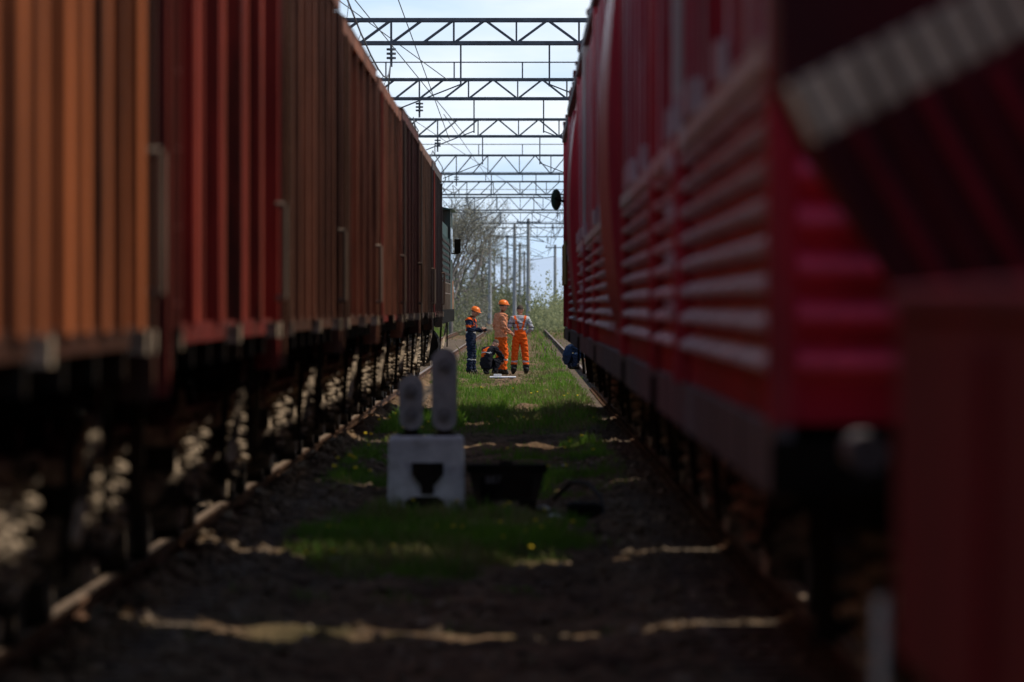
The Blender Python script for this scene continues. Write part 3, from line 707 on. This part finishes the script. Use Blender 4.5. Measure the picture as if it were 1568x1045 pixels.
# ---------------------------------------------------------------- people
def skin_mesh(pts,edges,rad,sub=2):
    me=bpy.data.meshes.new('sk'); me.from_pydata([tuple(p) for p in pts],edges,[]); o=bpy.data.objects.new('sk',me); scene.collection.objects.link(o)
    md=o.modifiers.new('s','SKIN'); md.use_smooth_shade=True
    for i,v in enumerate(me.skin_vertices[0].data):
        r=rad[i]; v.radius=r if isinstance(r,tuple) else (r,r); v.use_root=(i==0)
    sb=o.modifiers.new('u','SUBSURF'); sb.levels=sub; sb.render_levels=sub
    dg=bpy.context.evaluated_depsgraph_get(); dg.update(); nm=bpy.data.meshes.new_from_object(o.evaluated_get(dg))
    bpy.data.objects.remove(o); return nm
def segd(p,a,b):
    ab=b-a; t=max(0,min(1,(p-a).dot(ab)/max(1e-9,ab.length_squared))); return (p-(a+ab*t)).length
def hand(parent,wr,el,side,curl=.6,mat='skin',normal=None):
    d=(wr-el).normalized(); n=normal or Vector((-side,0,0)); n=(n-d*n.dot(d)).normalized(); s=d.cross(n)*1.0
    pts=[wr-d*.01, wr+d*.045, wr+d*.085]; rad=[.026,.034,.03]; ed=[(0,1),(1,2)]
    thumbdir=s
    for i,(off,l) in enumerate(((.030,.068),(.010,.078),(-.010,.072),(-.029,.058))):
        b=wr+d*.088+thumbdir*off; k=len(pts); p=b; pts.append(p); rad.append(.0105); ed.append((2,k))
        for j,fr in enumerate((.45,.32,.23)):
            ang=curl*(j+.6)*.8; dv=(d*math.cos(ang)+n*math.sin(ang)); p=p+dv*l*fr; pts.append(p); rad.append(.0095-.001*j); ed.append((k+j,k+j+1))
    k=len(pts); p=wr+d*.03+thumbdir*.035; pts.append(p); rad.append(.013); ed.append((1,k))
    p=p+(d*.6+thumbdir*.55+n*.5).normalized()*.035; pts.append(p); rad.append(.011); ed.append((k,k+1))
    p=p+(d*.8+n*.6).normalized()*.03; pts.append(p); rad.append(.009); ed.append((k+1,k+2))
    me=skin_mesh(pts,ed,rad,1); me.materials.append(M[mat]); 
    o=bpy.data.objects.new('hand',me); scene.collection.objects.link(o); o.parent=parent
def person(loc,rot,J,matf,mats,helmet=None,yaw=0,pitch=0,scale=1,name='railway_worker',curl=.6,bulk=1.0):
    e=empty(name,loc); e.rotation_euler=(0,0,math.radians(rot)); e.scale=(scale,)*3
    V3={k:Vector(v) for k,v in J.items()}
    order=['pelvis','waist','chest','upchest','neck','headb','shL','elL','wrL','shR','elR','wrR','hipL','knL','calfL','anL','heelL','toeL','hipR','knR','calfR','anR','heelR','toeR']
    for s in'LR':
        V3['calf'+s]=V3['kn'+s].lerp(V3['an'+s],.35)
        fd=V3.get('fd'+s,Vector((0,1,0)))
        V3['heel'+s]=V3['an'+s]+Vector((0,0,-.045))-fd*.03
        V3['toe'+s]=V3['an'+s]+Vector((0,0,-.055))+fd*.17
    R=dict(pelvis=(.175,.135),waist=(.170,.13),chest=(.19,.14),upchest=(.15,.11),neck=.06,headb=.058,hipL=.105,hipR=.105,knL=.085,knR=.085,calfL=.088,calfR=.088,anL=.070,anR=.070,heelL=.050,heelR=.050,toeL=.042,toeR=.042,shL=.085,shR=.085,elL=.064,elR=.064,wrL=.043,wrR=.043)
    E=[('pelvis','waist'),('waist','chest'),('chest','upchest'),('upchest','neck'),('neck','headb'),('upchest','shL'),('shL','elL'),('elL','wrL'),('upchest','shR'),('shR','elR'),('elR','wrR')]
    for s in'LR': E+=[('pelvis','hip'+s),('hip'+s,'kn'+s),('kn'+s,'calf'+s),('calf'+s,'an'+s),('an'+s,'heel'+s),('an'+s,'toe'+s)]
    ix={k:i for i,k in enumerate(order)}
    me=skin_mesh([V3[k] for k in order],[(ix[a],ix[b]) for a,b in E],[R[k] for k in order],3)
    for k in mats: me.materials.append(M[k])
    for v in me.vertices:
        c=v.co; 
        if c.z<V3['neck'].z-.02 and c.z>.1:
            v.co=c+v.normal*(.010*math.sin(c.z*48+c.x*22+3*math.sin(c.y*30))+.007*math.sin(c.z*95+c.y*40))
    for p in me.polygons:
        c=p.center; best=min(E,key=lambda ab:segd(c,V3[ab[0]],V3[ab[1]])); p.material_index=mats.index(matf(c,best)); p.use_smooth=True
    o=bpy.data.objects.new('body',me); scene.collection.objects.link(o); o.parent=e
    hb=V3['headb']; T=Matrix.Translation(hb+Vector((0,0,.0)))@Matrix.Rotation(math.radians(yaw),4,'Z')@Matrix.Rotation(math.radians(pitch),4,'X')
    mb=MB(); hc=(0,.02,.105)
    mb.ell(hc,(.078,.095,.118),'skin',-1,18,12,T); mb.ell((0,.045,.035),(.05,.055,.045),'skin',-1,12,8,T)
    mb.ell((0,.118,.09),(.014,.02,.024),'skin',-1,8,6,T)
    for s in(-1,1):
        mb.ell((s*.08,.01,.095),(.012,.022,.034),'skin',-1,8,6,T); mb.ell((s*.03,.104,.112),(.012,.008,.008),'eye',-1,8,6,T)
        mb.ell((s*.03,.106,.13),(.02,.008,.005),'hair',-1,8,4,T)
    mb.ell((0,.1,.052),(.024,.01,.007),'lip',-1,8,5,T)
    mb.ell((0,.002,.125),(.084,.092,.105),'hair',-.25,18,8,T)
    if helmet:
        mb.ell((0,.012,.155),(.108,.130,.105),helmet,0,20,9,T)
        mb.ell((0,.03,.150),(.125,.160,.016),helmet,-1,20,6,T)
        mb.ell((0,.012,.19),(.018,.125,.075),helmet,0,10,8,T)
    mb.obj('head',e)
    for s,sg in(('L',-1),('R',1)):
        hand(e,V3['wr'+s],V3['el'+s],sg,curl)
    return e
base=dict(pelvis=(0,0,.94),waist=(0,.0,1.10),chest=(0,.01,1.28),upchest=(0,0,1.42),neck=(0,.01,1.51),headb=(0,.025,1.56),
 shL=(-.185,0,1.43),elL=(-.25,-.02,1.15),wrL=(-.25,.12,.93),shR=(.185,0,1.43),elR=(.25,-.02,1.15),wrR=(.25,.12,.93),
 hipL=(-.10,0,.88),knL=(-.12,.03,.50),anL=(-.13,0,.10),hipR=(.10,0,.88),knR=(.12,.03,.50),anR=(.13,-.02,.10))
WD=165.5
def isboot(b): return b[1][:3] in('hee','toe')
def m1(c,b):
    if isboot(b) or c.z<.14: return 'boot'
    if c.z<.9: 
        return 'c_refl' if .40<c.z<.425 else 'c_navy'
    if b==('neck','headb'): return 'skin'
    if b[0][:2]=='el' : return 'c_navy'
    if b[1][:2]=='sh' and c.z>1.43: return 'c_orange'
    if b[0][:2]=='sh': return 'c_orange' if 1.25<c.z<1.31 else 'c_navy'
    if 1.10<c.z<1.13: return 'c_refl'
    if abs(abs(c.x)-.1)<.025 and c.z>1.12 and c.y>0: return 'c_orange'
    if 1.17<c.z<1.21: return 'c_orange'
    return 'c_navy'
J=dict(base); J.update(elL=(-.27,.04,1.17),wrL=(-.13,.30,1.16),elR=(.27,.05,1.17),wrR=(.10,.32,1.20),neck=(0,.03,1.50),headb=(0,.06,1.55))
w1=person((X(721,WD),WD,-.01),-108,J,m1,['boot','c_navy','c_refl','skin','c_orange'],'helmet',0,-22,.93)
mb=MB(); mb.box(-.05,.08,.36,.44,1.15,1.21,'c_dark'); mb.cyl((0,.4,1.2),(0,.42,1.34),.008,.008,6,'c_dark'); mb.obj('handheld_radio',w1,.008)
def m2(c,b):
    if isboot(b) or c.z<.15: return 'boot'
    if b==('neck','headb'): return 'skin'
    if c.z<.92: return 'c_refl' if .36<c.z<.40 else 'c_orange'
    if b[1][:2]=='wr' and (c-Vector(J2['wrR'])).length<.05: return 'skin'
    return 'c_tan'
J2=dict(base); J2.update(elL=(-.26,-.05,1.16),wrL=(-.2,.15,.98),elR=(.26,-.04,1.16),wrR=(.19,.18,1.02),knL=(-.12,.02,.5),knR=(.12,.06,.5),headb=(0,.04,1.57))
person((X(767,WD),WD-.6,-.01),-65,J2,m2,['boot','skin','c_refl','c_orange','c_tan'],'helmet',-5,-6,1.0)
def m3(c,b):
    if isboot(b) or c.z<.27: return 'boot'
    if b==('neck','headb'): return 'skin'
    arm=b[0][:2] in('sh','el')
    if not arm:
        if c.z<1.13: return 'c_refl' if .33<c.z<.37 else 'c_orange'
        if abs(abs(c.x)-(.035+(c.z-1.13)*.28))<.027: return 'c_orange'
        if c.y>0 and abs(c.x)<.13 and c.z<1.32: return 'c_orange'
    elif b[0][:2]=='el' and (c-Vector(J3['wr'+b[0][2]])).length<.1: return 'skin'
    if 1.30<c.z<1.335 or 1.20<c.z<1.225: return 'c_stripe'
    return 'c_white'
J3=dict(base); J3.update(elL=(-.30,-.03,1.17),wrL=(-.17,.20,1.06),elR=(.31,-.03,1.17),wrR=(.18,.20,1.06),knL=(-.13,.02,.5),anL=(-.16,0,.1),knR=(.14,.02,.5),anR=(.17,0,.1))
person((X(796,WD),WD+.1,-.01),6,J3,m3,['boot','skin','c_refl','c_orange','c_stripe','c_white'],None,-25,-12,.955)
def m4(c,b):
    if isboot(b): return 'boot'
    if b==('neck','headb'): return 'skin'
    if b[1] in('chest','upchest') : 
        return 'c_refl' if abs(c.z-.62)<.015 else ('c_orange' if (c.z>.5 and c.x<.02) else 'c_dark')
    return 'c_dark'
J4=dict(pelvis=(0,-.12,.30),waist=(0,-.12,.46),chest=(0,-.04,.62),upchest=(0,.06,.72),neck=(0,.13,.77),headb=(0,.19,.79),
 shL=(-.18,.08,.71),elL=(-.24,.26,.52),wrL=(-.12,.42,.36),shR=(.18,.08,.71),elR=(.24,.26,.52),wrR=(.12,.42,.38),
 hipL=(-.1,-.10,.27),knL=(-.19,.28,.50),anL=(-.14,-.0,.11),hipR=(.1,-.10,.27),knR=(.19,.28,.48),anR=(.14,.02,.11))
person((X(749,WD),WD-1.3,-.01),-40,J4,m4,['boot','skin','c_refl','c_orange','c_dark'],None,0,-45,.9)
def m5(c,b):
    if isboot(b): return 'boot'
    if b==('neck','headb'): return 'skin'
    return 'c_blue' if c.z>.45 else 'c_navy'
person((X(876,WD),WD+6,.05),-70,J4,m5,['boot','skin','c_blue','c_navy'],'helmetblue',0,-20,.85)
e=empty('white_tool_board'); mb=MB(); d=156.5
mb.box(X(750,d),X(790,d),d-1.0,d+.3,.03,.055,'white'); mb.box(X(752,d),X(788,d),d-.9,d+.2,-.05,.03,'lens')
mb.box(X(756,d),X(768,d),d-.5,d-.2,.056,.11,'c_refl'); mb.obj('board',e,.005)
# ---------------------------------------------------------------- light, world, camera
el=math.radians(56.6); az=math.radians(86)  # azimuth from +Y towards +X
sun=bpy.data.lights.new('sun','SUN'); sun.energy=4.0; sun.angle=math.radians(.6); sun.color=(1,.90,.76)
so=bpy.data.objects.new('sun',sun); scene.collection.objects.link(so)
dirv=Vector((math.sin(az)*math.cos(el),math.cos(az)*math.cos(el),math.sin(el)))
so.rotation_euler=dirv.to_track_quat('Z','Y').to_euler()
w=bpy.data.worlds.new('World'); scene.world=w; w.use_nodes=True; N=w.node_tree.nodes; L=w.node_tree.links
sk=N.new('ShaderNodeTexSky'); sk.sky_type='NISHITA'; sk.sun_disc=False; sk.sun_elevation=el; sk.sun_rotation=az; sk.dust_density=.6; sk.ozone_density=2; sk.air_density=1
tc=N.new('ShaderNodeTexCoord'); sp=N.new('ShaderNodeSeparateXYZ'); L.new(tc.outputs['Generated'],sp.inputs[0])
mr=N.new('ShaderNodeMapRange'); mr.interpolation_type='SMOOTHSTEP'; mr.inputs['From Min'].default_value=.04; mr.inputs['From Max'].default_value=.32; mr.inputs['To Min'].default_value=1; mr.inputs['To Max'].default_value=0
L.new(sp.outputs['Z'],mr.inputs['Value'])
mp=N.new('ShaderNodeMapping'); mp.inputs['Scale'].default_value=(14,14,55); L.new(tc.outputs['Generated'],mp.inputs['Vector'])
nz=N.new('ShaderNodeTexNoise'); nz.inputs['Scale'].default_value=1.6; nz.inputs['Detail'].default_value=5; L.new(mp.outputs['Vector'],nz.inputs['Vector'])
cr=N.new('ShaderNodeValToRGB'); cr.color_ramp.elements[0].position=.35; cr.color_ramp.elements[1].position=.65
cr.color_ramp.elements[0].color=(.53,.68,.86,1); cr.color_ramp.elements[1].color=(.82,.87,.92,1); L.new(nz.outputs['Fac'],cr.inputs['Fac'])
vm=N.new('ShaderNodeVectorMath'); vm.operation='SCALE'; vm.inputs['Scale'].default_value=12.3; L.new(cr.outputs['Color'],vm.inputs[0])
mx=N.new('ShaderNodeMix'); mx.data_type='RGBA'; mx.clamp_result=False; L.new(mr.outputs['Result'],mx.inputs['Factor']); L.new(sk.outputs[0],mx.inputs['A']); L.new(vm.outputs[0],mx.inputs['B'])
L.new(mx.outputs['Result'],N['Background'].inputs[0]); N['Background'].inputs[1].default_value=.10
cam=bpy.data.cameras.new('camera'); co_=bpy.data.objects.new('camera',cam); scene.collection.objects.link(co_); scene.camera=co_
cam.sensor_width=36; cam.lens=240; cam.clip_start=.2; cam.clip_end=30000
co_.location=(0,0,CH); co_.rotation_euler=(math.pi/2-52.5/F,0,16/F)
cam.dof.use_dof=True; cam.dof.focus_distance=WD; cam.dof.aperture_fstop=3.9
scene.view_settings.view_transform='Standard'; scene.view_settings.look='None'; scene.view_settings.exposure=0
